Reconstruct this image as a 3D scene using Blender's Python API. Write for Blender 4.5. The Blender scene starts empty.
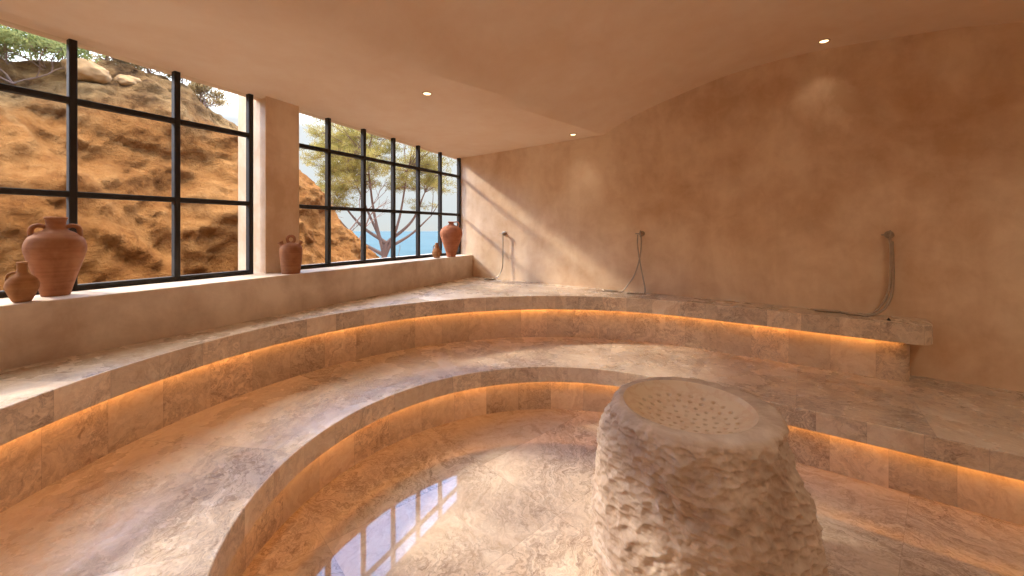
import bpy, bmesh, math, random
from mathutils import Vector, Matrix, noise
import numpy as np
random.seed(7)
C = bpy.context.scene.collection
sc = bpy.context.scene

# ------------------------------------------------------------------ helpers
def link(o, parent=None):
    C.objects.link(o)
    if parent is not None:
        o.parent = parent
        o.matrix_parent_inverse = Matrix.Translation(-parent.location) if parent.type == 'EMPTY' else Matrix()
    return o

def obj(name, bm, m, parent=None, smooth=False):
    me = bpy.data.meshes.new(name)
    bm.normal_update()
    bm.to_mesh(me); bm.free()
    if m: me.materials.append(m)
    if smooth:
        for p in me.polygons: p.use_smooth = True
    return link(bpy.data.objects.new(name, me), parent)

def thing(name, label, cat, loc, group=None):
    o = bpy.data.objects.new(name, None); C.objects.link(o)
    o.location = loc; o.empty_display_size = .05
    return tag(o, label, cat, group)

def tag(o, label, cat, group=None):
    o['label'] = label; o['category'] = cat
    if group: o['group'] = group
    return o

def struct(o):
    o['kind'] = 'structure'; return o

def box_uvd(bm, o, ax, ay, az):
    """box from origin corner o with three edge vectors"""
    o, ax, ay, az = map(Vector, (o, ax, ay, az))
    v = [bm.verts.new(o + ax*i + ay*j + az*k) for k in (0, 1) for j in (0, 1) for i in (0, 1)]
    for f in ((0,2,3,1), (4,5,7,6), (0,1,5,4), (2,6,7,3), (0,4,6,2), (1,3,7,5)):
        bm.faces.new([v[i] for i in f])
    bmesh.ops.recalc_face_normals(bm, faces=bm.faces)

def bevel(bm, w, seg=2):
    bmesh.ops.bevel(bm, geom=[e for e in bm.edges if len(e.link_faces) == 2 and e.calc_face_angle(0) > .6], offset=w, segments=seg, affect='EDGES', profile=.5, clamp_overlap=True)

def tube(bm, pts, radii, n=8, cap=True):
    pts = [Vector(p) for p in pts]
    if not hasattr(radii, '__len__'): radii = [radii]*len(pts)
    rings = []; up = None
    for i, p in enumerate(pts):
        d = (pts[min(i+1, len(pts)-1)] - pts[max(i-1, 0)]).normalized()
        if up is None:
            up = Vector((0,0,1)) if abs(d.z) < .9 else Vector((1,0,0))
        a = d.cross(up)
        if a.length < 1e-5: a = d.orthogonal()
        a.normalize(); b = a.cross(d).normalized(); up = b
        rings.append([bm.verts.new(p + (a*math.cos(2*math.pi*k/n) + b*math.sin(2*math.pi*k/n))*radii[i]) for k in range(n)])
    for r0, r1 in zip(rings, rings[1:]):
        for k in range(n):
            bm.faces.new((r0[k], r0[(k+1) % n], r1[(k+1) % n], r1[k]))
    if cap:
        bm.faces.new(rings[0][::-1]); bm.faces.new(rings[-1])

def smooth_path(pts, k=6):
    """Catmull-Rom through the points"""
    P = [Vector(p) for p in pts]; P = [P[0]*2-P[1]] + P + [P[-1]*2-P[-2]]
    out = []
    for i in range(1, len(P)-2):
        for j in range(k):
            t = j/k
            out.append(.5*((2*P[i]) + (P[i+1]-P[i-1])*t + (2*P[i-1]-5*P[i]+4*P[i+1]-P[i+2])*t*t + (3*P[i]-P[i-1]-3*P[i+1]+P[i+2])*t**3))
    out.append(P[-2]); return out

def lathe(bm, prof, n=48, loc=(0,0,0)):
    """prof: list of (r, z); r == 0 ends are closed"""
    loc = Vector(loc); rings = []
    for r, z in prof:
        if r < 1e-6: rings.append([bm.verts.new(loc + Vector((0,0,z)))])
        else: rings.append([bm.verts.new(loc + Vector((r*math.cos(2*math.pi*k/n), r*math.sin(2*math.pi*k/n), z))) for k in range(n)])
    for a, b in zip(rings, rings[1:]):
        for k in range(n):
            k2 = (k+1) % n
            if len(a) == 1 and len(b) == 1: continue
            if len(a) == 1: bm.faces.new((a[0], b[k2], b[k]))
            elif len(b) == 1: bm.faces.new((a[k], a[k2], b[0]))
            else: bm.faces.new((a[k], a[k2], b[k2], b[k]))

def sstep(a, b, x):
    t = min(1, max(0, (x-a)/(b-a))); return t*t*(3-2*t)

def lin(r, g, b):
    f = lambda c: (c/255/12.92) if c/255 <= .04045 else ((c/255+.055)/1.055)**2.4
    return (f(r), f(g), f(b), 1)

# ------------------------------------------------------------------ materials
class NT:
    def __init__(s, name):
        s.m = bpy.data.materials.new(name); s.m.use_nodes = True
        s.t = s.m.node_tree; s.n = s.t.nodes; s.b = s.n['Principled BSDF']; s.out = s.n['Material Output']
    def add(s, typ, **kw):
        n = s.n.new(typ)
        for k, v in kw.items(): setattr(n, k, v)
        return n
    def L(s, a, b): s.t.links.new(a, b)
    def math(s, op, a, b=None, clamp=False):
        n = s.add('ShaderNodeMath', operation=op, use_clamp=clamp)
        for i, x in enumerate((a, b)):
            if x is None: continue
            if isinstance(x, (int, float)): n.inputs[i].default_value = x
            else: s.L(x, n.inputs[i])
        return n.outputs[0]
    def vmath(s, op, a, b=None):
        n = s.add('ShaderNodeVectorMath', operation=op)
        for i, x in enumerate((a, b)):
            if x is None: continue
            if isinstance(x, (tuple, list)): n.inputs[i].default_value = x
            else: s.L(x, n.inputs[i])
        return n.outputs[0]
    def noise(s, vec, scale, detail=5, rough=.55, dist=0, col=False):
        n = s.add('ShaderNodeTexNoise'); n.inputs['Scale'].default_value = scale; n.inputs['Detail'].default_value = detail
        n.inputs['Roughness'].default_value = rough; n.inputs['Distortion'].default_value = dist
        if vec is not None: s.L(vec, n.inputs['Vector'])
        return n.outputs['Color' if col else 'Fac']
    def ramp(s, fac, stops, interp='LINEAR'):
        n = s.add('ShaderNodeValToRGB'); r = n.color_ramp; r.interpolation = interp
        while len(r.elements) < len(stops): r.elements.new(.5)
        for e, (p, c) in zip(r.elements, stops): e.position = p; e.color = c if len(c) == 4 else (*c, 1)
        s.L(fac, n.inputs[0]); return n.outputs[0]
    def mix(s, fac, a, b, blend='MIX'):
        n = s.add('ShaderNodeMix', data_type='RGBA', blend_type=blend)
        for i, x in ((0, fac), (6, a), (7, b)):
            if isinstance(x, (int, float)): n.inputs[i].default_value = x
            elif isinstance(x, tuple): n.inputs[i].default_value = x
            else: s.L(x, n.inputs[i])
        return n.outputs[2]
    def bump(s, h, strength, dist=.01):
        n = s.add('ShaderNodeBump'); n.inputs['Strength'].default_value = strength; n.inputs['Distance'].default_value = dist
        s.L(h, n.inputs['Height']); s.L(n.outputs[0], s.b.inputs['Normal']); return n
    @property
    def pos(s):
        if not hasattr(s, '_p'): s._p = s.add('ShaderNodeNewGeometry').outputs['Position']
        return s._p

def g(v): return (v, v, v, 1)

def plaster(name, c_lo, c_hi, bump=.25, rough=.75):
    m = NT(name)
    big = m.noise(m.pos, .9, 6, .6, .6); mid = m.noise(m.pos, 4.5, 6, .65, .3); fine = m.noise(m.pos, 60, 4, .6)
    st = m.vmath('MULTIPLY', m.pos, (1.6, 1.6, .45))
    streak = m.noise(st, 1.7, 5, .6, .8)
    f = m.math('ADD', m.math('MULTIPLY', big, .5), m.math('ADD', m.math('MULTIPLY', mid, .30), m.math('MULTIPLY', streak, .20)))
    col = m.ramp(f, [(.40, c_lo), (.59, c_hi)])
    m.L(col, m.b.inputs['Base Color']); m.b.inputs['Roughness'].default_value = rough
    m.b.inputs['Specular IOR Level'].default_value = .25
    h = m.math('ADD', m.math('MULTIPLY', mid, .8), m.math('MULTIPLY', fine, .12))
    m.bump(h, bump, .012)
    return m.m

def marble(name, L, W, rough=(.25, .5), ior=1.5, bump=.15, tint=(1, 1, 1), spec=.5, coat=0, dark=1.0):
    """stone slabs; UV is in metres along the course and across it, every slab veined its own way"""
    m = NT(name)
    uv = m.add('ShaderNodeUVMap', uv_map='UVMap').outputs[0]
    sp = m.add('ShaderNodeSeparateXYZ'); m.L(uv, sp.inputs[0])
    u = m.math('DIVIDE', sp.outputs[0], L); v = m.math('DIVIDE', sp.outputs[1], W)
    iu, iv = m.math('FLOOR', u), m.math('FLOOR', v)
    cb = m.add('ShaderNodeCombineXYZ'); m.L(iu, cb.inputs[0]); m.L(iv, cb.inputs[1])
    wn_ = m.add('ShaderNodeTexWhiteNoise', noise_dimensions='3D'); m.L(cb.outputs[0], wn_.inputs['Vector'])
    off = m.vmath('MULTIPLY', wn_.outputs['Color'], (37, 53, 71))
    rot = m.add('ShaderNodeVectorRotate', rotation_type='Z_AXIS'); m.L(m.pos, rot.inputs['Vector'])
    m.L(m.math('MULTIPLY', wn_.outputs['Value'], 2.2), rot.inputs['Angle'])
    p = m.vmath('ADD', rot.outputs[0], off)
    wc = m.noise(p, 2.2, 5, .6, col=True)
    p2 = m.vmath('ADD', p, m.vmath('MULTIPLY', m.vmath('SUBTRACT', wc, (.5, .5, .5)), (.7, .7, .7)))
    st = m.vmath('MULTIPLY', p2, (1.0, 2.8, 1.6))
    n1 = m.noise(st, 4.2, 10, .68, .6)
    n2 = m.noise(st, 13, 8, .7, .8)
    clouds = m.noise(p, 1.6, 4, .5)
    v1 = m.ramp(m.math('ABSOLUTE', m.math('SUBTRACT', n1, .5)), [(0, g(1)), (.018, g(.6)), (.06, g(0))])
    v2 = m.ramp(m.math('ABSOLUTE', m.math('SUBTRACT', n2, .48)), [(0, g(.8)), (.02, g(.35)), (.06, g(0))])
    msk = m.ramp(clouds, [(.40, g(.12)), (.58, g(1))])
    base = m.ramp(m.noise(st, 6, 10, .72, .3), [(.3, lin(202, 178, 152)), (.5, lin(226, 207, 184)), (.72, lin(240, 226, 206))])
    feather = m.ramp(m.noise(st, 8.5, 10, .78, .25), [(.5, g(0)), (.66, g(.85))])
    veins = m.math('MULTIPLY', m.math('ADD', m.math('ADD', m.math('MULTIPLY', v1, .6), m.math('MULTIPLY', v2, .3)), m.math('MULTIPLY', feather, .8), clamp=True), msk)
    col = m.mix(m.math('MULTIPLY', veins, .72), base, lin(122, 96, 82))
    shade = m.math('ADD', m.math('MULTIPLY', wn_.outputs['Value'], .26), .80*dark)
    hs = m.add('ShaderNodeHueSaturation'); m.L(col, hs.inputs['Color']); m.L(shade, hs.inputs['Value']); hs.inputs['Saturation'].default_value = 1.0
    fu, fv = m.math('FRACT', u), m.math('FRACT', v)
    eu = m.math('MULTIPLY', m.math('MINIMUM', fu, m.math('SUBTRACT', 1, fu)), L)
    ev = m.math('MULTIPLY', m.math('MINIMUM', fv, m.math('SUBTRACT', 1, fv)), W)
    joint = m.math('LESS_THAN', m.math('MINIMUM', eu, ev), .0016)
    col = m.mix(m.math('MULTIPLY', joint, .25), hs.outputs[0], lin(120, 92, 78))
    if tint != (1, 1, 1): col = m.mix(1.0, col, (*tint, 1), 'MULTIPLY')
    m.L(col, m.b.inputs['Base Color'])
    wet = m.noise(m.pos, 3.0, 5, .6)
    mr = m.add('ShaderNodeMapRange'); m.L(wet, mr.inputs[0]); mr.inputs[1].default_value = .35; mr.inputs[2].default_value = .65
    mr.inputs[3].default_value = rough[0]; mr.inputs[4].default_value = rough[1]
    m.L(mr.outputs[0], m.b.inputs['Roughness'])
    m.b.inputs['IOR'].default_value = ior; m.b.inputs['Specular IOR Level'].default_value = spec
    if bump:
        m.bump(m.math('ADD', m.math('MULTIPLY', m.noise(m.pos, 26, 4, .6), .7), m.math('MULTIPLY', veins, -.4)), bump, .008)
    return m.m

def simple(name, col, rough=.5, metal=0, emit=None, strength=0):
    m = NT(name); m.b.inputs['Base Color'].default_value = col; m.b.inputs['Roughness'].default_value = rough; m.b.inputs['Metallic'].default_value = metal
    nz = m.noise(m.pos, 35, 3)
    m.L(m.mix(nz, tuple(c*.82 for c in col[:3])+(1,), tuple(min(1, c*1.15) for c in col[:3])+(1,)), m.b.inputs['Base Color'])
    if emit:
        m.b.inputs['Emission Color'].default_value = emit; m.b.inputs['Emission Strength'].default_value = strength
    return m.m

M_wall = plaster('warm_plaster', lin(208, 176, 142), lin(238, 217, 190))
M_ceil = plaster('ceiling_plaster', lin(228, 201, 172), lin(236, 215, 191), bump=.12)
M_sill = plaster('ledge_plaster', lin(188, 164, 142), lin(232, 217, 198), bump=.3, rough=.6)
M_top = marble('bench_top_stone', .62, 9, rough=(.12, .42), bump=.5, spec=.6)
M_lip = marble('bench_edge_stone', .235, 9, rough=(.35, .55), bump=.25, dark=1.14)
M_riser = marble('bench_riser_stone', .27, 9, rough=(.35, .55), bump=.1)
M_floor = marble('wet_floor_stone', .95, .62, rough=(.012, .03), ior=1.42, bump=0, spec=.5)
M_led = simple('led_strip', (1, .62, .28, 1), emit=(1, .46, .12, 1), strength=8.5)
M_black = simple('black_steel', (.018, .014, .012, 1), .75)
M_brass = simple('aged_brass', (.46, .39, .31, 1), .40, .8)
M_dark = simple('black_rubber', (.02, .018, .016, 1), .6)

def glass():
    m = NT('window_glass')
    m.n.remove(m.b)
    tr = m.add('ShaderNodeBsdfTransparent'); gl = m.add('ShaderNodeBsdfGlossy'); gl.inputs['Roughness'].default_value = .0
    mx = m.add('ShaderNodeMixShader'); fr = m.add('ShaderNodeFresnel'); fr.inputs[0].default_value = 1.35
    tr.inputs[0].default_value = (.97, .97, .95, 1)
    m.L(m.math('MULTIPLY', fr.outputs[0], .7), mx.inputs[0]); m.L(tr.outputs[0], mx.inputs[1]); m.L(gl.outputs[0], mx.inputs[2]); m.L(mx.outputs[0], m.out.inputs['Surface'])
    return m.m
M_glass = glass()

def clay(name, c0, c1):
    m = NT(name)
    n = m.noise(m.pos, 14, 5, .6, .4); band = m.noise(m.vmath('MULTIPLY', m.pos, (2, 2, 60)), 1.2, 3, .5)
    f = m.math('ADD', m.math('MULTIPLY', n, .65), m.math('MULTIPLY', band, .35))
    m.L(m.ramp(f, [(.35, c0), (.62, c1)]), m.b.inputs['Base Color']); m.b.inputs['Roughness'].default_value = .8
    m.b.inputs['Specular IOR Level'].default_value = .2
    m.bump(m.math('ADD', m.math('MULTIPLY', band, .7), m.math('MULTIPLY', m.noise(m.pos, 90, 3), .3)), .3, .004)
    return m.m
M_clay = clay('terracotta', lin(142, 94, 64), lin(168, 118, 84))
M_clay2 = clay('yellowish_terracotta', lin(140, 94, 58), lin(170, 122, 80))
M_clay3 = clay('pale_terracotta', lin(158, 98, 70), lin(186, 124, 92))

def carved():
    m = NT('carved_limestone')
    n = m.noise(m.pos, 9, 8, .65, .5); n2 = m.noise(m.pos, 2.2, 4, .5)
    f = m.math('ADD', m.math('MULTIPLY', n, .6), m.math('MULTIPLY', n2, .4))
    m.L(m.ramp(f, [(.35, lin(158, 136, 120)), (.5, lin(190, 170, 152)), (.65, lin(214, 199, 184))]), m.b.inputs['Base Color'])
    m.b.inputs['Roughness'].default_value = .75; m.b.inputs['Specular IOR Level'].default_value = .3
    m.bump(m.math('ADD', n, m.math('MULTIPLY', m.noise(m.pos, 70, 4, .6), .5)), .5, .006)
    return m.m
def bowlmat():
    m = NT('honed_limestone')
    n = m.noise(m.pos, 7, 8, .62, .2)
    v = m.ramp(m.math('ABSOLUTE', m.math('SUBTRACT', n, .5)), [(0, g(1)), (.05, g(0))])
    c = m.mix(m.math('MULTIPLY', v, .35), lin(212, 190, 164), lin(186, 140, 100))
    m.L(c, m.b.inputs['Base Color']); m.b.inputs['Roughness'].default_value = .45
    m.bump(n, .15, .004)
    return m.m
M_carved, M_bowl = carved(), bowlmat()

def earth():
    m = NT('ochre_cliff_earth')
    sp = m.add('ShaderNodeSeparateXYZ'); m.L(m.pos, sp.inputs[0])
    big = m.noise(m.pos, .8, 7, .62, .6); fine = m.noise(m.pos, 7, 8, .7, .4)
    strat = m.noise(m.vmath('MULTIPLY', m.pos, (.9, .9, 2.6)), 1.6, 8, .65, .5)
    f = m.math('ADD', m.math('MULTIPLY', big, .35), m.math('ADD', m.math('MULTIPLY', fine, .35), m.math('MULTIPLY', strat, .3)))
    lo = m.ramp(f, [(.36, lin(104, 62, 32)), (.47, lin(142, 94, 50)), (.6, lin(172, 124, 74))])
    hi = m.ramp(f, [(.38, lin(60, 44, 32)), (.47, lin(122, 92, 60)), (.6, lin(162, 130, 88))])
    z = m.math('ADD', sp.outputs[2], m.math('MULTIPLY', big, 1.6))
    k = m.math('SMOOTH_MIN', 1, m.math('MAXIMUM', 0, m.math('DIVIDE', m.math('SUBTRACT', z, 3.55), .5)))
    m.L(m.mix(k, lo, hi), m.b.inputs['Base Color']); m.b.inputs['Roughness'].default_value = .95; m.b.inputs['Specular IOR Level'].default_value = .05
    m.bump(m.math('ADD', m.math('ADD', fine, strat), m.math('MULTIPLY', m.noise(m.pos, 26, 6, .7), .5)), 1.0, .14)
    return m.m
M_earth = earth()

def leaf(name, c0, c1):
    m = NT(name)
    n = m.noise(m.pos, 2.5, 3)
    col = m.ramp(n, [(.35, c0), (.65, c1)])
    m.L(col, m.b.inputs['Base Color']); m.b.inputs['Roughness'].default_value = .8; m.b.inputs['Specular IOR Level'].default_value = .1
    tl = m.add('ShaderNodeBsdfTranslucent'); m.L(col, tl.inputs[0])
    mx = m.add('ShaderNodeMixShader'); mx.inputs[0].default_value = .5
    m.L(m.b.outputs[0], mx.inputs[1]); m.L(tl.outputs[0], mx.inputs[2]); m.L(mx.outputs[0], m.out.inputs['Surface'])
    return m.m
M_pine = leaf('pine_needles', lin(128, 118, 58), lin(172, 156, 92))
M_scrub = leaf('dry_scrub', lin(128, 112, 80), lin(184, 164, 124))
M_green = leaf('green_scrub', lin(92, 104, 58), lin(140, 142, 90))
M_bark = simple('pine_bark', lin(104, 80, 66), .9)
M_twig = simple('dry_twigs', lin(122, 98, 84), .9)
M_rock = simple('pale_rock', lin(150, 118, 78), .9)

def seamat():
    m = NT('sea_water')
    n = m.noise(m.vmath('MULTIPLY', m.pos, (.01, .003, 1)), 1.0, 5, .6)
    m.L(m.ramp(n, [(.35, lin(30, 58, 62)), (.65, lin(42, 68, 72))]), m.b.inputs['Base Color'])
    m.b.inputs['Roughness'].default_value = .6; m.b.inputs['Specular IOR Level'].default_value = .12
    return m.m
M_sea = seamat()

# ------------------------------------------------------------------ plan of the place (metres; camera over the origin, looking along +Y)
WN = Vector((.5903, .8072)); E_ = Vector((.8072, -.5903))          # back wall: outward normal, direction to the right
DD = Vector((.4716, .8818)); WO = Vector((-.8818, .4716)); DW = 3.444   # window wall: direction, outward normal, distance of the glazing
W_BACK, W_REAR, Q_RIGHT = 4.285, -1.6, 3.2
Z_L, Z_U, Z_SILL = .38, .82, 1.13
def v3(p, z=0): return Vector((p[0], p[1], z))
def wq(w, q): return WN*w + E_*q
def ad(a, D): return DD*a + WO*D
def meet(w, D):
    # point with WN.p = w and WO.p = D
    M = Matrix(((WN.x, WN.y), (WO.x, WO.y))); return M.inverted() @ Vector((w, D))
SF0, SF1 = Vector((-2.46, 1.922)), Vector((-.562, 5.72))           # front line of the window ledge
SD = (SF1 - SF0).normalized(); SN = Vector((-SD.y, SD.x))
# ceiling height
K0 = Vector((1.06, 4.57)); CC = Vector((.727, .686)); CN = Vector((.686, -.727))
PROF = [(0, 0), (.40, .178), (.83, .298), (1.20, .385), (1.53, .424), (1.83, .438), (2.11, .43), (2.47, .40), (2.8, .365), (3.3, .25), (3.7, .10), (3.95, 0)]
def vault(x):
    if x <= 0 or x >= 3.95: return 0
    a = (x-1.95)/1.95
    for (x0, y0), (x1, y1) in zip(PROF, PROF[1:]):
        if x0 <= x <= x1:
            i = PROF.index((x0, y0)); pm = PROF[max(0, i-1)]; pp = PROF[min(len(PROF)-1, i+2)]
            m0 = (y1-pm[1])/(x1-pm[0]) if i else (y1-y0)/(x1-x0)*1.15
            m1 = (pp[1]-y0)/(pp[0]-x0); h = x1-x0; t = (x-x0)/h
            return (2*t**3-3*t*t+1)*y0 + (t**3-2*t*t+t)*h*m0 + (-2*t**3+3*t*t)*y1 + (t**3-t*t)*h*m1
    return 0
def ceil_z(p):
    d = Vector((p[0], p[1]))-K0; x = CN.dot(d)/.99; soft = .02 + .9*sstep(.4, 4.5, -CC.dot(d))
    return 2.687 - .026*p[1] + .955*vault(x)*sstep(-.01, soft, x)

# ------------------------------------------------------------------ room shell
def flat_poly(name, pts, z, m, th):
    bm = bmesh.new(); uvl = bm.loops.layers.uv.new('UVMap')
    vs = [bm.verts.new(v3(p, z)) for p in pts]; f = bm.faces.new(vs); 
    r = bmesh.ops.extrude_face_region(bm, geom=[f]); 
    for v in [x for x in r['geom'] if isinstance(x, bmesh.types.BMVert)]: v.co.z = z-th
    bmesh.ops.recalc_face_normals(bm, faces=bm.faces)
    a = Vector((.735, .677)); b = Vector((.677, -.735))
    for f in bm.faces:
        for l in f.loops:
            q = l.vert.co.xy; l[uvl].uv = (a.dot(q)+.31, b.dot(q)+.14)
    return obj(name, bm, m)
OUT = .1
c1 = meet(W_BACK+OUT, DW+OUT); c2 = wq(W_BACK+OUT, Q_RIGHT+OUT); c3 = wq(W_REAR-OUT, Q_RIGHT+OUT); c4 = meet(W_REAR-OUT, DW+OUT)
struct(flat_poly('floor', [c4, c3, c2, c1], 0, M_floor, .12))

def wall_box(name, p0, p1, outward, z0, z1, th, m):
    bm = bmesh.new(); d = p1-p0
    box_uvd(bm, v3(p0, z0), v3(d), v3(outward*th), (0, 0, z1-z0)); return obj(name, bm, m)
ZT = 3.45
struct(wall_box('wall_back', meet(W_BACK, DW+.06), wq(W_BACK, Q_RIGHT+.3), WN, -.15, ZT, .25, M_wall))
struct(wall_box('wall_right', wq(W_BACK, Q_RIGHT), wq(W_REAR-.25, Q_RIGHT), E_, -.15, ZT, .25, M_wall))
struct(wall_box('wall_rear', meet(W_REAR, DW+.3), wq(W_REAR, Q_RIGHT), -WN, -.15, ZT, .25, M_wall))

# window wall: piers and header
A_END = DD.dot(meet(W_BACK, DW))
def prism(bm, pts, z0, z1):
    lo = [bm.verts.new(v3(p, z0)) for p in pts]; hi = [bm.verts.new(v3(p, z1 if not callable(z1) else z1(p))) for p in pts]
    n = len(pts)
    for i in range(n): bm.faces.new((lo[i], lo[(i+1) % n], hi[(i+1) % n], hi[i]))
    bm.faces.new(lo[::-1]); bm.faces.new(hi); bmesh.ops.recalc_face_normals(bm, faces=bm.faces)
bm = bmesh.new()
P1 = [Vector((-2.04, 3.31)), Vector((-1.90, 3.57)), ad(2.36, 3.8), ad(1.975, 3.8), ad(1.975, 3.47), ad(1.985, 3.41)]
prism(bm, P1, Z_SILL-.01, ZT-.1)
prism(bm, [ad(-.62, 3.3), ad(-.62, 3.8), meet(W_REAR, 3.8), meet(W_REAR, 3.3)], Z_SILL-.01, ZT-.1)
# header above the glazing, underside level with the ceiling
bmh = []
hp = [ad(-1.4, DW), meet(W_BACK+.1, DW), meet(W_BACK+.1, DW+.09), ad(-1.4, DW+.09)]
lo = [bm.verts.new(v3(p, ceil_z(p))) for p in hp]; hi = [bm.verts.new(v3(p, ZT-.1)) for p in hp]
for i in range(4): bm.faces.new((lo[i], lo[(i+1) % 4], hi[(i+1) % 4], hi[i]))
bm.faces.new(lo[::-1]); bm.faces.new(hi); bmesh.ops.recalc_face_normals(bm, faces=bm.faces)
struct(obj('wall_left', bm, M_wall))
# ledge below the windows
bm = bmesh.new()
s0 = SF0 - SD*3.6; 
box_uvd(bm, v3(s0, -.1), v3(SF1 + SD*.12 - s0), v3(SN*.72), (0, 0, Z_SILL+.1))
bevel(bm, .006, 2)
struct(obj('trim_1', bm, M_sill))

# ceiling
bm = bmesh.new()
xs = [-4.2, -3, -2, -1.2, -.6, -.2] + [i*.1 for i in range(0, 40)] + [3.95, 4.5, 5.5, 6.5]
ys = [-7+i*.5 for i in range(0, 25)]
gv = [[bm.verts.new(v3(K0+CN*x*.99+CC*y, 0)) for y in ys] for x in xs]
for row in gv:
    for v in row: v.co.z = ceil_z(v.co)
for i in range(len(xs)-1):
    for j in range(len(ys)-1): bm.faces.new((gv[i][j], gv[i+1][j], gv[i+1][j+1], gv[i][j+1]))
def clip(pt, nrm):
    bmesh.ops.bisect_plane(bm, geom=bm.verts[:]+bm.edges[:]+bm.faces[:], plane_co=v3(pt), plane_no=v3(nrm), clear_outer=True)
clip(WN*(W_BACK+.05), WN); clip(WN*(W_REAR-.05), -WN); clip(E_*(Q_RIGHT+.05), E_); clip(WO*(DW+.004), WO)
for f in bm.faces:
    if f.normal.z > 0: f.normal_flip()
ce = obj('ceiling', bm, M_ceil, smooth=False)
for p in ce.data.polygons: p.use_smooth = True
sol = ce.modifiers.new('thick', 'SOLIDIFY'); sol.thickness = .12; sol.offset = -1
es = ce.modifiers.new('split', 'EDGE_SPLIT'); es.split_angle = math.radians(15)
struct(ce)

# ------------------------------------------------------------------ windows
def window(name, a0, a1, mull, a_vis=None):
    root = bpy.data.objects.new(name, None); C.objects.link(root); root.location = v3(ad((a0+a1)/2, DW), Z_SILL); root['kind'] = 'structure'
    fr = bmesh.new(); w, d = .036, .05
    def vbar(a, ww):
        p = ad(a, DW-d/2); top = ceil_z(p)+.03
        b = bmesh.new(); box_uvd(b, v3(ad(a-ww/2, DW-d/2), Z_SILL-.005), v3(DD*ww), v3(WO*d), (0, 0, top-Z_SILL)); bevel(b, .004, 1)
        me = bpy.data.meshes.new('t'); b.to_mesh(me); b.free(); fr.from_mesh(me); bpy.data.meshes.remove(me)
    def hbar(z, hh, dd=d):
        b = bmesh.new(); box_uvd(b, v3(ad(a0, DW-dd/2), z-hh/2), v3(DD*(a1-a0)), v3(WO*dd), (0, 0, hh)); bevel(b, .004, 1)
        me = bpy.data.meshes.new('t'); b.to_mesh(me); b.free(); fr.from_mesh(me); bpy.data.meshes.remove(me)
    vbar(a0+.018, .036); vbar(a1-.018, .036)
    for a in mull: vbar(a, w)
    for z in (1.707, 2.265): hbar(z, w, d*.9)
    hbar(Z_SILL+.018, .036)
    obj('frame', fr, M_black, root)
    gl = bmesh.new()
    q0, q1 = ad(a0, DW-.003), ad(a1, DW-.003)
    lo = [q0, q1, q1+WO*.006, q0+WO*.006]
    l = [gl.verts.new(v3(p, Z_SILL)) for p in lo]; h = [gl.verts.new(v3(p, ceil_z(p)+.01)) for p in lo]
    gl.faces.new((l[0], l[1], h[1], h[0]))
    gl.verts.remove(l[2]); gl.verts.remove(l[3]); gl.verts.remove(h[2]); gl.verts.remove(h[3])
    obj('pane', gl, M_glass, root)
def a_of(m):   # distance along the glazing of a sight line with slope m
    y = DW/(-.8818*m+.4716); return y*(.4716*m+.8818)
window('window_1', -.62, a_of(-.650), [-.09, .43, a_of(-1.10), a_of(-.84)])
window('window_2', 2.24, A_END-.005, [a_of(m) for m in (-.46, -.3715, -.297, -.235, -.18)])

# ------------------------------------------------------------------ benches
def bench_path(c, r, w0, q_end, rc, rear_end=True):
    """front line: arc tangent to the straight parallel to the back wall; returns (point, outward normal)"""
    out = []
    a0 = math.atan2(WN.y, WN.x)
    # rear straight (behind the camera) from the right wall to the arc
    rear_w = WN.dot(c)-r; qc = E_.dot(c)
    for q in (Q_RIGHT+.05, 2.4, 1.6, .9):
        out.append((wq(rear_w, q), -WN))
    N = 130
    for i in range(N+1):
        a = a0 + math.pi*(1-i/N); n = Vector((math.cos(a), math.sin(a))); out.append((c+n*r, n))
    qs = [qc + (q_end-rc-qc)*i/12 for i in range(1, 13)]
    for q in qs: out.append((wq(w0, q), WN))
    if rc:
        for i in range(1, 11):
            t = i/10*math.pi/2; out.append((wq(w0+rc*(1-math.cos(t)), q_end-rc+rc*math.sin(t)), 'end'))
        out.append((wq(W_BACK+.05, q_end), 'end'))
    return out
def ray_room(p, n):
    best = 50
    for nn, d in ((WN, W_BACK+.06), (-WN, -W_REAR+.06), (E_, Q_RIGHT+.06), (WO, DW+.1)):
        s = nn.dot(n)
        if s > 1e-6: best = min(best, (d-nn.dot(p))/s)
    return p + n*max(best, .02)
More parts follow.
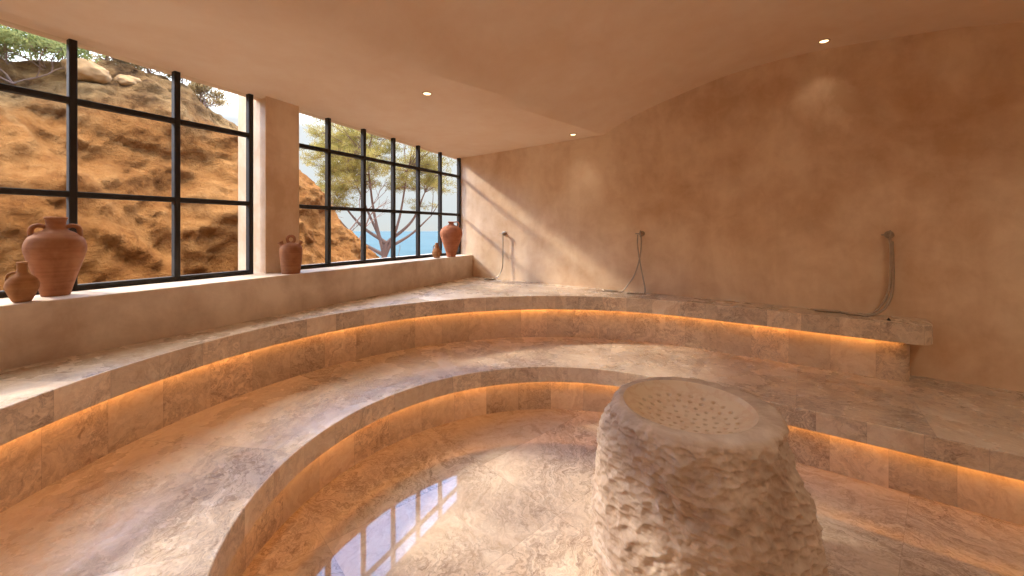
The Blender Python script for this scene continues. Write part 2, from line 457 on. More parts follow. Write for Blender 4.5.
def bench(nm, label, c, r, w0, q_end, rc, ztop, zfloor, th, recess):
    root = thing(nm, label, 'bench', v3(c, zfloor))
    path = bench_path(c, r, w0, q_end, rc)
    # slab
    bm = bmesh.new(); uvl = bm.loops.layers.uv.new('UVMap')
    u = 0; rows = []; prev = None
    for p, n in path:
        if prev is not None: u += (p-prev).length
        prev = p
        if n == 'end': back = WN*(W_BACK+.05) + E_*E_.dot(p); inn = Vector((0, 0))
        else: back = ray_room(p, n); inn = n
        if n == 'end': 
            q = p - wq(w0+.2, q_end-rc-.1); inn = -(q.normalized())*-1; inn = -q.normalized()*1.0
        else: inn = n
        e = .006
        V = lambda pp, z: bm.verts.new(v3(pp, z))
        under = (p+inn*.25) if n != 'end' else (p + (back-p)*.5 if (back-p).length > .02 else back)
        mid = p + (back-p)*.5
        lipb = p+inn*.028 if n != 'end' or (back-p).length > .03 else p
        rows.append((u, [V(back, ztop), V(mid, ztop), V(p+inn*e, ztop), V(p+inn*e*.3, ztop-e*.3), V(p, ztop-e), V(p, ztop-th+e*.5), V(p+inn*e*.5, ztop-th), V(lipb, ztop-th), V(lipb, ztop-th+.035), V(under, ztop-th+.035)], (back-p).length))
    for (u0, a, d0), (u1, b, d1) in zip(rows, rows[1:]):
        vv0 = [d0, d0/2] + [0]*8; vv1 = [d1, d1/2] + [0]*8
        for k in range(9):
            try: f = bm.faces.new((a[k], b[k], b[k+1], a[k+1]))
            except ValueError: continue
            f.material_index = 0 if k < 2 else 1
            for l in f.loops:
                if l.vert in (a[k], a[k+1]):
                    kk = k if l.vert is a[k] else k+1; l[uvl].uv = (u0, vv0[kk] + .5)
                else:
                    kk = k if l.vert is b[k] else k+1; l[uvl].uv = (u1, vv1[kk] + .5)
    bmesh.ops.remove_doubles(bm, verts=bm.verts, dist=1e-5)
    bmesh.ops.recalc_face_normals(bm, faces=bm.faces)
    tops = [f for f in bm.faces if f.material_index == 0]
    if sum(f.normal.z for f in tops) < 0:
        for f in bm.faces: f.normal_flip()
    s = obj('seat_slab', bm, M_top, root); s.data.materials.append(M_lip)
    # riser
    rp = bench_path(c, r+recess, w0+recess, q_end-recess-.03, max(rc-.03, 0) if rc else 0)
    bm = bmesh.new(); uvl = bm.loops.layers.uv.new('UVMap'); u = 0; prev = None; rows = []
    for p, n in rp:
        if prev is not None: u += (p-prev).length
        prev = p; rows.append((u, bm.verts.new(v3(p, zfloor-.02)), bm.verts.new(v3(p, ztop-th+.04))))
    for (u0, a, b), (u1, c_, d_) in zip(rows, rows[1:]):
        f = bm.faces.new((a, c_, d_, b))
        for l in f.loops: l[uvl].uv = (u0 if l.vert in (a, b) else u1, .5)
    ri = obj('riser', bm, M_riser, root)
    for p in ri.data.polygons: p.use_smooth = True
    # light strip tucked under the slab
    lp = bench_path(c, r+.0285, w0+.0285, q_end-.06, max(rc-.02, 0) if rc else 0)
    bm = bmesh.new(); rows = []
    lp = [x for x in lp if x[1] != 'end'] if rc else lp
    for p, n in lp:
        k = []
        for dx, dz in ((0, .006), (0, .030), (.004, .030), (.004, .006)): k.append(bm.verts.new(v3(p+n*dx, ztop-th+dz)))
        rows.append(k)
    for a, b in zip(rows, rows[1:]):
        for k in range(4): bm.faces.new((a[k], b[k], b[(k+1) % 4], a[(k+1) % 4]))
    bmesh.ops.recalc_face_normals(bm, faces=bm.faces)
    ls = obj('light_strip', bm, M_led, root); ls['label'] = 'glowing amber light strip under the slab'
    return root
bench('stone_bench', 'upper curved marble bench running along the window ledge and back wall, glowing amber underneath',
      Vector((.392, 1.738)), 2.335, 3.97, .74, .12, Z_U, Z_L, .14, .08)
bench('stone_bench', 'lower wide curved marble bench ringing the wet floor around the stone basin',
      Vector((.311, 1.846)), 1.406, 3.08, Q_RIGHT+.05, 0, Z_L, 0, .125, .08)

# ------------------------------------------------------------------ carved stone basin
bc = Vector((.80, 1.70)); ZB = .752
root = thing('stone_basin', 'rough hand-chiselled stone pedestal basin standing on the floor in the middle', 'basin', v3(bc, 0))
rimc = Vector((.782, 1.70)); bowlc = Vector((.748, 1.712)); RB = .262
bm = bmesh.new(); NA, NZ = 640, 280
prof = [(0, .40, .40), (.15, .435, .43), (.30, .44, .412), (.45, .437, .383), (.58, .420, .350), (.66, .388, .326), (.71, .352, .316), (.745, .333, .322), (ZB, .322, .314)]
def pr(z, k):
    for a, b in zip(prof, prof[1:]):
        if a[0] <= z <= b[0]+1e-9:
            t = (z-a[0])/(b[0]-a[0]); return a[k]*(1-t)+b[k]*t
    return prof[-1][k]
grid = []
for j in range(NZ+1):
    z = ZB*(j/NZ); row = []
    cz = bc.lerp(rimc, sstep(.3, .75, z))
    for i in range(NA):
        th = 2*math.pi*i/NA; c_, s_ = math.cos(th), math.sin(th)
        kl = .5-.5*(c_*.91 - s_*.41)        # 1 on the left side of the block, 0 on the right
        rr = pr(z, 1)*kl + pr(z, 2)*(1-kl)
        fade = 1-.85*sstep(.72, .75, z)
        arc = th*.42
        # chisel strokes: oval cells slanting down to the right
        q = Vector((c_*.42*1.0, s_*.42*1.0, z))
        sh = Vector((arc*15 + z*7, z*30 - arc*6, 0))
        sh += Vector((noise.noise(q*6), noise.noise(q*6+Vector((9, 3, 1))), 0))*.9
        dist, _ = noise.voronoi(Vector((c_*9 + z*9, s_*9 + z*9, z*38 + noise.noise(q*3)*2)) + noise.noise_vector(q*5)*.55)
        h = min(1, dist[0])**1.4*.020
        h += noise.fractal(q*3.2, .8, 2.1, 4)*.022 + noise.fractal(q*17, .7, 2.2, 4)*.008
        h -= .004*abs(noise.noise(Vector((c_*9, s_*9, z*60))))
        facet = noise.cell(Vector((th*1.6+z*.9, z*3.2, 4)))*.012
        rr += (h-.006+facet*0)*fade + noise.noise(Vector((c_*2.5, s_*2.5, 7)))*.010*sstep(.6, .75, z) + noise.fractal(Vector((c_*7, s_*7, 3)), .8, 2.1, 4)*.009*sstep(.68, .75, z)
        p = cz + Vector((c_, s_))*rr
        row.append(bm.verts.new(v3(p, z)))
    grid.append(row)
for a, b in zip(grid, grid[1:]):
    for i in range(NA): bm.faces.new((a[i], a[(i+1) % NA], b[(i+1) % NA], b[i]))
# flat rim up to the bowl's edge
last = grid[-1]
for k in range(1, 7):
    row = []
    for i in range(NA):
        th = 2*math.pi*i/NA; e = v3(bowlc + Vector((math.cos(th), math.sin(th)))*RB, ZB)
        p = grid[-1][i].co.lerp(e, k/6)
        p.z = ZB + .003 + noise.noise(p*22)*.002*(1-k/6) if k < 6 else ZB+.003
        row.append(bm.verts.new(p))
    for i in range(NA): bm.faces.new((last[i], last[(i+1) % NA], row[(i+1) % NA], row[i]))
    last = row
bm.faces.new(grid[0][::-1])
obj('pedestal', bm, M_carved, root, smooth=True)
# bowl with drilled dimples
holes = []
for k, (rr, n) in enumerate(((.035, 5), (.075, 10), (.115, 15), (.155, 20), (.192, 24))):
    for i in range(n):
        t = 2*math.pi*(i+.5*(k % 2))/n + .2*k; holes.append((rr*math.cos(t), rr*math.sin(t)))
hx = np.array(holes)
bm = bmesh.new(); NR, NS = 105, 420; last = None
cen = None
for j in range(NR+1):
    r = RB*(1-j/NR); row = []
    if j == NR: r = 0
    for i in range(NS if j < NR else 1):
        th = 2*math.pi*i/NS; x, y = r*math.cos(th), r*math.sin(th)
        t = r/RB; z = -.062*(1-t**2.6) - .008*(1-sstep(.93, 1, t))
        if len(hx):
            dd = math.sqrt(((hx[:, 0]-x)**2+(hx[:, 1]-y)**2).min())
            z -= .016*(1-sstep(.0055, .0105, dd))
        row.append(bm.verts.new(v3(bowlc+Vector((x, y)), ZB+.0035+z)))
    if last:
        for i in range(NS):
            if len(row) == 1: bm.faces.new((last[i], last[(i+1) % NS], row[0]))
            else: bm.faces.new((last[i], last[(i+1) % NS], row[(i+1) % NS], row[i]))
    last = row
b = obj('bowl', bm, M_bowl, root, smooth=True); b['label'] = 'smooth shallow bowl drilled with rows of small holes'

# ------------------------------------------------------------------ clay jars
def strap(bm, pts, w, t, n=10):
    """flattened tube"""
    P = smooth_path(pts, 6); rings = []
    for i, p in enumerate(P):
        d = (P[min(i+1, len(P)-1)]-P[max(i-1, 0)]).normalized(); s = HS.copy(); nrm = d.cross(s).normalized()
        rings.append([bm.verts.new(p + s*w*math.cos(2*math.pi*k/n) + nrm*t*math.sin(2*math.pi*k/n)) for k in range(n)])
    for a, b in zip(rings, rings[1:]):
        for k in range(n): bm.faces.new((a[k], a[(k+1) % n], b[(k+1) % n], b[k]))
    bm.faces.new(rings[0][::-1]); bm.faces.new(rings[-1])
def jar(name, label, cat, loc, prof, mat, handles=(), hdir=DD, rim=None):
    global HS
    root = thing(name, label, cat, loc)
    bm = bmesh.new(); pts = smooth_path([(r, z, 0) for r, z in prof], 5)
    pf = [(0, prof[0][1])] + [(max(p.x, .001), p.y) for p in pts]
    rt, zt = prof[-1]
    pf += [(rt-.006, zt+.002), (rt-.012, zt-.004), (rt-.014, zt-.05), (rt*1.05, zt-.10 if zt > .25 else zt-.06), (0, zt-.12 if zt > .25 else zt-.07)]
    lathe(bm, pf, 56, loc)
    obj('body', bm, mat, root, smooth=True)
    hd = v3(Vector(hdir).normalized()); HS = Vector((-hd.y, hd.x, 0))
    for side, hp, w, t in handles:
        bm = bmesh.new(); strap(bm, [Vector(loc) + hd*side*r + Vector((0, 0, z)) for r, z in hp], w, t)
        obj('handle', bm, mat, root, smooth=True)
    return root
X3 = Vector((.66, -.75))   # handles lie across the line of sight at the left
zs = Z_SILL+.001
jar('terracotta_amphora', 'large two-handled terracotta jar at the left end of the window ledge', 'jar', (-2.545, 2.232, zs),
    [(.056, 0), (.060, .02), (.078, .09), (.100, .17), (.118, .24), (.120, .275), (.108, .315), (.080, .345), (.052, .362), (.041, .375), (.039, .40), (.041, .418), (.046, .428), (.0455, .434)], M_clay,
    [(k_, [(.090, .315), (.092, .345), (.086, .376), (.066, .388), (.048, .385), (.036, .378)], .015, .012) for k_ in (-1, 1)], hdir=(.72, .69))
jar('small_clay_pot', 'small squat clay pot with narrow neck, beside the large two-handled jar', 'jar', (-2.49, 2.033, zs),
    [(.028, 0), (.034, .006), (.048, .04), (.058, .072), (.056, .10), (.044, .125), (.026, .142), (.019, .155), (.018, .18), (.020, .198), (.021, .20)], M_clay2,
    [(-1, [(.050, .108), (.047, .135), (.036, .146), (.018, .15)], .009, .006)], hdir=(.72, .69))
# water jug with ring handle and two spouts
loc = Vector((-1.84, 3.33, zs))
r = thing('terracotta_water_jug', 'terracotta water jug with ring handle and spouts, in front of the pillar', 'jug', loc)
bm = bmesh.new()
pf = [(p.x, p.y) for p in smooth_path([(.066, 0, 0), (.069, .012, 0), (.076, .07, 0), (.083, .13, 0), (.086, .18, 0), (.083, .21, 0), (.068, .235, 0), (.040, .250, 0), (.014, .256, 0)], 5)]
lathe(bm, [(0, 0)] + pf + [(0, .257)], 56, loc); obj('body', bm, M_clay, r, smooth=True)
dirv = v3(Vector((.87, .48)).normalized())
bm = bmesh.new(); tube(bm, [loc + dirv*(.027*math.sin(a)) + Vector((0, 0, .282 - .029*math.cos(a))) for a in [i*2*math.pi/28 for i in range(29)]], .0115, 10, cap=False)
bmesh.ops.remove_doubles(bm, verts=bm.verts, dist=1e-4); obj('ring_handle', bm, M_clay, r, smooth=True)
for s, w0, w1, h in ((-1, .018, .022, .262), (1, .014, .017, .268)):
    bm = bmesh.new(); p0 = loc + dirv*s*.052 + Vector((0, 0, .215)); p1 = loc + dirv*s*.078 + Vector((0, 0, h))
    tube(bm, [p0, p0.lerp(p1, .5), p1, p1-(p1-p0)*.12], [w0, w0*.75, w1, w1*.7], 16); obj('spout', bm, M_clay, r, smooth=True)
jar('small_clay_jug', 'tiny gourd-shaped clay jug beside the tall jar at the far end of the ledge', 'jug', (-.965, 5.13, zs),
    [(.034, 0), (.040, .01), (.056, .045), (.059, .07), (.050, .095), (.034, .118), (.028, .135), (.026, .15), (.020, .165), (.018, .178), (.022, .187), (.022, .19)], M_clay2,
    [(1, [(.048, .10), (.050, .13), (.036, .155), (.018, .165)], .007, .005)], hdir=(-1, .3))
jar('tall_terracotta_jar', 'tall egg-shaped terracotta jar with one small handle at the far right end of the ledge', 'jar', (-.808, 5.32, zs),
    [(.058, 0), (.060, .02), (.078, .08), (.105, .16), (.132, .24), (.146, .30), (.142, .345), (.115, .385), (.075, .410), (.044, .423), (.034, .435), (.033, .448), (.044, .458), (.045, .466)], M_clay3,
    [(1, [(.088, .40), (.100, .43), (.090, .458), (.062, .463), (.038, .458)], .012, .008)], hdir=(1, .15))

# ------------------------------------------------------------------ hand showers on the back wall
def shower(label, q, z, hoses, head, lever=-1):
    base = v3(wq(W_BACK, q), z); out = v3(-WN); e3 = v3(E_)
    root = thing('hand_shower', label, 'shower', base, 'hand showers along the back wall')
    bm = bmesh.new(); tube(bm, [base-out*.002, base+out*.008, base+out*.012], [.03, .03, .024], 24); obj('wall_plate', bm, M_brass, root, smooth=False)
    bm = bmesh.new(); tube(bm, [base+out*.008, base+out*.05, base+out*.062], [.017, .017, .013], 16)
    tube(bm, [base+out*.045-e3*.0, base+out*.045-Vector((0, 0, .036))], [.011, .009], 12); obj('valve_body', bm, M_brass, root, smooth=True)
    bm = bmesh.new(); tube(bm, [base+out*.055-e3*.052, base+out*.055+e3*.022], [.006, .007], 10)
    tube(bm, [base+out*.055+Vector((0, 0, -.005)), base+out*.055+Vector((0, 0, .035))], [.006, .005], 10); obj('valve_handle', bm, M_brass, root, smooth=True)
    P = lambda dq, dz, do: base + e3*dq + Vector((0, 0, dz)) + out*do
    for h in hoses:
        bm = bmesh.new(); pts = smooth_path([P(*x) for x in h], 10); n = len(pts)
        tube(bm, pts, .0068 if q < 0 else .0088, 10); obj('hose', bm, M_brass, root, smooth=True)
    bm = bmesh.new()
    hp, hd, flat = head
    p0 = P(*hp); d = (e3*hd[0] + out*hd[1]).normalized()
    if flat:   # round head lying on the slab
        tube(bm, [p0, p0+d*.05], [.009, .011], 12)
        c = p0+d*.10; tube(bm, [c-Vector((0, 0, .009)), c-Vector((0, 0, .005)), c+Vector((0, 0, .006)), c+Vector((0, 0, .010))], [.056, .06, .06, .045], 32)
    else:
        tube(bm, [p0, p0+d*.02, p0+d*.14, p0+d*.17], [.009, .012, .011, .008], 14)
    obj('spray_head', bm, M_brass, root, smooth=True)
    return root
hz = Z_U - 1.44
shower('far left hand shower with one thin hose hanging to a flat round head', -3.25, 1.44,
       [[(0, -.03, .045), (0, -.2, .046), (-.002, -.42, .05), (-.03, -.54, .07), (-.085, hz+.012, .10)]], ((-.085, hz+.011, .10), (-1, .35), True))
shower('middle hand shower, its two hoses crossing and looping onto the upper bench', -1.406, 1.45,
       [[(-.03, -.01, .05), (-.032, -.12, .05), (-.004, -.30, .055), (.03, -.45, .07), (.062, -.56, .10), (.060, hz-.002, .115), (.0, hz-.003, .15), (-.10, hz-.003, .18)],
        [(.004, -.03, .045), (.006, -.12, .045), (-.012, -.28, .055), (-.055, -.44, .08), (-.11, -.54, .11), (-.17, hz+.0, .14), (-.22, hz-.002, .15)]], ((-.22, hz-.001, .15), (-1, .1), False))
shower('right hand shower, thick double hose curving left onto the bench near its end', .536, 1.455,
       [[(0, -.03, .045), (.004, -.16, .045), (.002, -.34, .05), (-.018, -.47, .06), (-.07, -.57, .09), (-.15, hz-.006, .12), (-.30, hz-.006, .13)],
        [(.012, -.05, .045), (.016, -.18, .047), (.016, -.36, .055), (.0, -.49, .07), (-.05, -.585, .10), (-.14, hz-.006, .145), (-.27, hz-.006, .16)]], ((-.30, hz-.002, .13), (-1, .12), False))
bm = bmesh.new(); pk = v3(wq(W_BACK-.235, .505), Z_U+.001); lathe(bm, [(0, 0), (.011, 0), (.012, .006), (.006, .011), (.004, .018), (0, .019)], 16, pk)
tag(obj('drain_plug', bm, M_dark, smooth=True), 'tiny black plug on the bench edge under the right hand shower', 'plug')

# ------------------------------------------------------------------ recessed ceiling lights
M_lens = simple('lamp_lens', (1, .9, .7, 1), emit=(1, .74, .40, 1), strength=3.5)
M_trim = simple('lamp_trim', lin(205, 178, 150), .5)
def downlight(label, x, y, power, cone=95):
    z = ceil_z((x, y)); e = .02
    nz = Vector((-(ceil_z((x+e, y))-ceil_z((x-e, y)))/(2*e), -(ceil_z((x, y+e))-ceil_z((x, y-e)))/(2*e), 1)).normalized()
    root = thing('ceiling_light', label, 'ceiling light', (x, y, z), 'recessed ceiling lights')
    R = Vector((0, 0, 1)).rotation_difference(nz).to_matrix().to_4x4(); T = Matrix.Translation((x, y, z)) @ R
    bm = bmesh.new(); lathe(bm, [(.030, -.001), (.031, -.006), (.040, -.005), (.042, .002)], 32); bmesh.ops.transform(bm, matrix=T, verts=bm.verts)
    obj('trim_ring', bm, M_trim, root, smooth=True)
    bm = bmesh.new(); lathe(bm, [(0, -.004), (.028, -.004), (.030, -.001), (0, .0)], 32); bmesh.ops.transform(bm, matrix=T, verts=bm.verts)
    obj('lens', bm, M_lens, root)
    ld = bpy.data.lights.new('lamp', 'SPOT'); ld.energy = power; ld.color = (1, .85, .66); ld.spot_size = math.radians(cone); ld.spot_blend = .8; ld.shadow_soft_size = .03
    lo = bpy.data.objects.new('lamp', ld); lo.location = Vector((x, y, z)) - nz*.012; link(lo, root)
downlight('ceiling light above the upper bench, nearest to the right window', -.69, 3.25, 5)
downlight('farthest and smallest ceiling light, close to the back wall', .69, 4.52, 4)
downlight('rightmost ceiling light, under the vault beside the back wall', 2.52, 3.23, 2.5)

downlight('added unseen ceiling light in the vault straight above the carved stone basin', .85, 1.85, 16, 38)  # unseen lamp added to brighten the bowl from above
for x, y, lab in ((-.75, .9, 'above the lower bench at the near end of the window ledge'), (.95, -.35, 'in the vault near the rear wall'), (2.75, 1.25, 'in the vault toward the right wall'), (3.3, -.9, 'in the far rear corner by the right wall')):
    downlight('added unseen fill light ' + lab, x, y, 34, 160)  # wide unseen lamps, added only as warm fill for the room
# ------------------------------------------------------------------ outdoors
DO = Vector((.4525, .8918)); NO = Vector((-.8918, .4525))
crest = [(-9, 3.2), (-3, 3.5), (1.57, 3.66), (2.08, 3.82), (2.7, 3.98), (3.18, 3.98), (3.77, 3.80), (4.34, 3.50), (5.62, 2.70), (6.15, 2.08), (6.67, 1.5), (7.2, .8), (8.0, -.3), (9.5, -1.6), (14, -2.5)]
def crest_z(t):
    for a, b in zip(crest, crest[1:]):
        if a[0] <= t <= b[0]: return a[1] + (b[1]-a[1])*(t-a[0])/(b[0]-a[0])
    return crest[-1][1]
def cliff_pt(t, v):
    cz = crest_z(t)
    if v <= 1:
        D = 5.5 + 1.5*v + 1.1*v**5; z = -1.6 + (cz+1.6)*(v**.9)
    else:
        k = v-1; D = 8.1 + k*6; z = cz - .35*k - 1.1*k*k
    if v < 1.2:
        edge = (2.3-1.5*(t-1.79)) - z
        D -= .55*sstep(-.05, .5, edge)*sstep(0.4, 1.6, t)
        edge2 = (1.9-1.1*(t-4.2)) - z
        D -= .35*sstep(-.05, .4, edge2)*sstep(3, 4, t)
    q = Vector((t, z*1.6, v))
    n1 = noise.fractal(q*.8, .9, 2.1, 5); n2 = noise.ridged_multi_fractal(Vector((t*1.7, z*2.6, 3)), .9, 2.2, 5, .9, 2.0)
    D += n1*.28 - n2*.13 + noise.fractal(q*6, .7, 2.2, 4)*.06
    z += noise.fractal(Vector((t*2.1, v*6, 1)), .8, 2.1, 4)*.07*(1 if v > .6 else v/.6)
    return v3(DO*t + NO*D, z)
bm = bmesh.new(); NT_, NV = 620, 220; rows = []
for i in range(NT_+1):
    t = -9 + 23*i/NT_; rows.append([bm.verts.new(cliff_pt(t, 2.1*j/NV)) for j in range(NV+1)])
for a, b in zip(rows, rows[1:]):
    for j in range(NV): bm.faces.new((a[j], b[j], b[j+1], a[j+1]))
bmesh.ops.recalc_face_normals(bm, faces=bm.faces)
o = obj('earth_cliff', bm, M_earth, smooth=True)
tag(o, 'ochre earth cliff with a dry crest rising outside both windows', 'cliff')
# ground falling to the sea
bm = bmesh.new(); rows = []
for i in range(41):
    x = -30 + 70*i/40; rows.append([])
    for j in range(41):
        y = -12 + 47*j/40; z = -1.5 - max(0, y-10)*.16 + noise.fractal(Vector((x, y, 0))*.3, .8, 2, 4)*.2
        if y > 24: z -= (y-24)*1.2
        rows[-1].append(bm.verts.new((x, y, z)))
for a, b in zip(rows, rows[1:]):
    for j in range(40): bm.faces.new((a[j], b[j], b[j+1], a[j+1]))
struct(obj('ground', bm, M_earth, smooth=True))
bm = bmesh.new(); vs = [bm.verts.new(p) for p in ((-9000, 30, -50), (9000, 30, -50), (9000, 9000, -50), (-9000, 9000, -50))]; bm.faces.new(vs)
struct(obj('sea', bm, M_sea))

def needles(bm, c, R, n, ln, w, up=.35, rnd=random):
    for _ in range(n):
        d = Vector((rnd.gauss(0, 1), rnd.gauss(0, 1), rnd.gauss(0, 1)+up)).normalized()
        p = c + Vector((rnd.gauss(0, 1), rnd.gauss(0, 1), rnd.gauss(0, .6)))*R*.5
        s = d.orthogonal().normalized()*w; s.rotate(Matrix.Rotation(rnd.random()*6.3, 3, d))
        q = p+d*ln*(.6+.6*rnd.random())
        bm.faces.new((bm.verts.new(p-s), bm.verts.new(p+s), bm.verts.new(q+s*.5), bm.verts.new(q-s*.5)))
def grow(bm, p, d, ln, r, depth, tips, bend=.35, split=(2, 3), seg=4, spread=.7, upb=.08, rnd=random):
    pts = [p]; dd = d.copy()
    for _ in range(seg):
        dd = (dd + Vector((rnd.gauss(0, bend), rnd.gauss(0, bend), rnd.gauss(0, bend)+upb))*.45).normalized(); pts.append(pts[-1]+dd*ln/seg)
    tube(bm, pts, [r*(1-.35*i/seg) for i in range(seg+1)], 6 if depth > 1 else 4, cap=depth == 0)
    if depth == 0: tips.append(pts[-1]); tips.append(pts[-2]); return
    for k in range(rnd.randint(*split)):
        a = Vector((rnd.gauss(0, 1), rnd.gauss(0, 1), rnd.gauss(0, .6))).normalized()
        grow(bm, pts[-1] if k == 0 else pts[-1-rnd.randint(0, 1)], (dd+a*spread).normalized(), ln*.72, r*.6, depth-1, tips, bend, split, seg, spread, upb, rnd)
# pine
R_ = random.Random(21)
base = Vector((-4.55, 14.2, -2.3))
pine = thing('pine_tree', 'airy green pine tree standing outside the right window', 'tree', base)
tb = bmesh.new(); fb = bmesh.new(); tips = []
trunk = smooth_path([base, base+Vector((.15, 0, 1.3)), base+Vector((-.05, .05, 2.4)), base+Vector((.1, 0, 3.3))], 4)
tube(tb, trunk, [.15-.006*i for i in range(len(trunk))], 10)
top = trunk[-1]
limbs = []
for ang, hh, lean in ((-.95, 1.7, 2.0), (-.5, 2.4, 1.3), (-.12, 2.9, .5), (.25, 2.5, .8), (.75, 1.8, 1.35), (1.2, 1.0, 1.45), (-1.3, 1.0, 1.7)):
    sgn = 1 if ang > 0 else -1
    e = top + Vector((sgn*lean, R_.gauss(0, .7), hh)); s0_ = trunk[-1 - (len(limbs) % 4)]
    mid = s0_.lerp(e, .5) + Vector((sgn*.12+R_.gauss(0, .1), R_.gauss(0, .15), -.12+R_.gauss(0, .1)))
    P = smooth_path([s0_, mid, e], 7); limbs.append(P)
    tube(tb, P, [.07*(1-.72*i/(len(P)-1)) for i in range(len(P))], 7)
blobs = []
for i in range(190):
    a = R_.random()*2*math.pi; rr = R_.random()**.5
    px = -4.72 + rr*math.cos(a)*2.5; pz = 3.75 + rr*math.sin(a)*1.85; py = 14.2 + R_.gauss(0, .8)
    if pz < 2.7 and abs(px+4.6) < 1.2: continue
    if pz > 5.0 and px > -3.7: continue
    if noise.noise(Vector((px*.9, pz*1.3, 4))) < -.22: continue
    blobs.append(Vector((px, py, pz)))
for bpt in blobs:
    best = min((p for L_ in limbs for p in L_[4:]), key=lambda p: (p-bpt).length + (2 if p.z > bpt.z+.3 else 0))
    mid = best.lerp(bpt, .5) + Vector((R_.gauss(0, .08), R_.gauss(0, .1), .06+R_.gauss(0, .06)))
    P = smooth_path([best, mid, bpt], 4)
    tube(tb, P, [.020*(1-.7*i/(len(P)-1)) for i in range(len(P))], 4)
    for _ in range(10):
        c = bpt + Vector((R_.gauss(0, .24), R_.gauss(0, .25), R_.gauss(0, .10)+.05))
        tube(tb, [bpt.lerp(mid, .15), c], [.006, .004], 3)
        needles(fb, c, .15, 34, .13, .007, .5, R_)
obj('branches', tb, M_bark, pine); obj('foliage', fb, M_pine, pine)
# bare trees beside it
def bare(name, label, p, h, seed, m=M_twig, dep=5, sp=.75, cat='tree'):
    r = random.Random(seed); b = bmesh.new(); tips = []
    grow(b, Vector(p), Vector((0, 0, 1)), h*.3, h*.013, dep, tips, .3, (2, 3), 3, sp, .1, r)
    return tag(obj(name, b, m), label, cat)
bare('bare_tree', 'leafless grey tree behind the pine trunk, right of the ochre slope', (-4.35, 12.6, -1.9), 6.6, 5)
bare('bare_shrub', 'leafless twiggy shrub at the foot of the ochre slope', (-4.25, 11.0, -1.7), 5.2, 9, cat='shrub')
# scrub on the crest
def scrub(label, t, D, z, R, m, seed, n=26, name='dry_shrub'):
    r = random.Random(seed); c = v3(DO*t+NO*D, z); root = thing(name, label, 'shrub', c)
    b = bmesh.new(); f = bmesh.new(); tips = []
    for k in range(5):
        grow(b, c-Vector((0, 0, .12)), Vector((r.gauss(0, .6), r.gauss(0, .6), 1)).normalized(), R*.55, .012, 3, tips, .4, (2, 3), 3, .8, .05, r)
    for tp in tips[::2]: needles(f, tp, R*.26, n, R*.13, .011, .2, r)
    obj('branches', b, M_twig, root); obj('foliage', f, m, root)
scrub('leafy green shrub on the cliff crest at the far left of the left window', 1.62, 7.75, 3.42, .62, M_green, 1, 34, 'green_shrub')
scrub('low green shrub on the crest left of the first window bar', 2.0, 7.9, 3.60, .5, M_green, 12, 22, 'green_shrub')
scrub('dry shrub on the crest just right of the first window bar', 2.6, 8.05, 3.98, .36, M_scrub, 3, 30)
scrub('dry shrub on the crest midway across the left window', 3.05, 8.1, 3.98, .40, M_scrub, 4, 30)
scrub('thin dry shrub on the crest before the last bar of the left window', 3.45, 8.0, 3.9, .36, M_scrub, 6, 24)
scrub('dry shrub where the crest drops right of the last bar of the left window', 3.75, 7.9, 3.72, .34, M_scrub, 8, 20)
def rock(label, t, D, z, s, seed):
    b = bmesh.new(); bmesh.ops.create_icosphere(b, subdivisions=4, radius=1)
    o0 = Vector((seed*3.1, 0, 0))
    for v in b.verts:
        n = noise.fractal(v.co*1.3+o0, .8, 2.1, 4); v.co *= 1+.28*n
        v.co = Vector((v.co.x*s[0], v.co.y*s[1], v.co.z*s[2]))
    bmesh.ops.rotate(b, cent=(0, 0, 0), matrix=Matrix.Rotation(math.radians(60), 3, 'Z'), verts=b.verts)
    bmesh.ops.translate(b, vec=v3(DO*t+NO*D, z), verts=b.verts)
    tag(obj('boulder', b, M_rock, smooth=True), label, 'rock')
rock('large pale boulder on the cliff crest behind the first window bar', 2.22, 7.55, 3.62, (.22, .2, .15), 1)
rock('smaller pale boulder on the crest right of the first window bar', 2.68, 7.6, 3.62, (.17, .15, .09), 2)

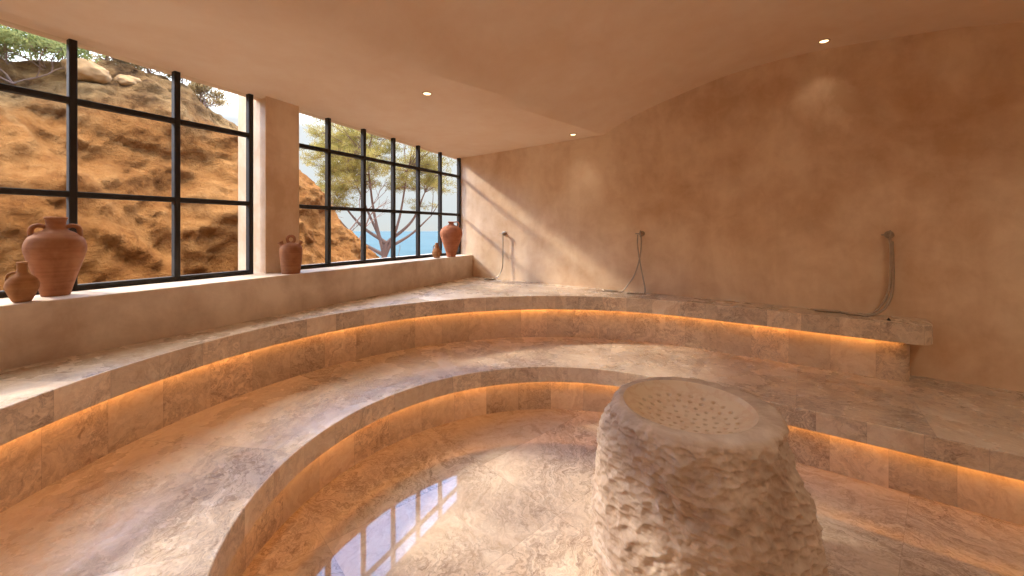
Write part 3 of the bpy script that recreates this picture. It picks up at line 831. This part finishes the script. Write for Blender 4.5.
# ------------------------------------------------------------------ light
sun = bpy.data.lights.new('sun', 'SUN'); sun.energy = 5.2; sun.angle = math.radians(5); sun.color = (1, .86, .68)
so = bpy.data.objects.new('sun', sun); C.objects.link(so)
v = Vector((.88, -.26, -.60)); so.rotation_euler = v.to_track_quat('-Z', 'Y').to_euler()
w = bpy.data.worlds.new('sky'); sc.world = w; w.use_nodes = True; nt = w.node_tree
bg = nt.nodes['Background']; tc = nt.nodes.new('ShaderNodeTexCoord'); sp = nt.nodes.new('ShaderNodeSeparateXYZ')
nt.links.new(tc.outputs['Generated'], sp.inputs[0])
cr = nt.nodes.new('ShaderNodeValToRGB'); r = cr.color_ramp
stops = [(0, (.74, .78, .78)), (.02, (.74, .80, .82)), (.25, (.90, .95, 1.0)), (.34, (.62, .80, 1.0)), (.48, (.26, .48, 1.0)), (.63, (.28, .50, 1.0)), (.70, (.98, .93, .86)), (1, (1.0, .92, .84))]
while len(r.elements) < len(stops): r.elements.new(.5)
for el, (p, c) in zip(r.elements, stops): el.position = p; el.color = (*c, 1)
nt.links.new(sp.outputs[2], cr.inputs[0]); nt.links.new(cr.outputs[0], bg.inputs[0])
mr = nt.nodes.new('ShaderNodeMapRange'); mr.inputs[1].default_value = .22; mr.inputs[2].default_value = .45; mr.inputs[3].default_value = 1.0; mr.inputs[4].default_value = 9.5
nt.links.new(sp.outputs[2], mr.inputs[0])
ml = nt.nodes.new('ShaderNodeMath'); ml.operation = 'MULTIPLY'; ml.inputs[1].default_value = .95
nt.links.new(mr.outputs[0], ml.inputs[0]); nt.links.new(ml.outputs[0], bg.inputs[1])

# ------------------------------------------------------------------ camera
cam = bpy.data.cameras.new('camera'); cam.sensor_width = 36; cam.lens = 36*400/1024; cam.shift_y = -59/1024; cam.clip_end = 20000; cam.clip_start = .02
co = bpy.data.objects.new('camera', cam); C.objects.link(co); co.location = (0, 0, 1.5); co.rotation_euler = (math.pi/2, 0, 0)
sc.camera = co
sc.view_settings.view_transform = 'Standard'; sc.view_settings.look = 'None'; sc.view_settings.gamma = 1; sc.view_settings.use_curve_mapping = False
sc.view_settings.exposure = 0.1
sc.cycles.use_denoising = True
sc.cycles.max_bounces = 10; sc.cycles.diffuse_bounces = 6; sc.cycles.glossy_bounces = 4; sc.cycles.transparent_max_bounces = 12
sc.cycles.sample_clamp_indirect = 6; sc.cycles.caustics_reflective = False; sc.cycles.caustics_refractive = False
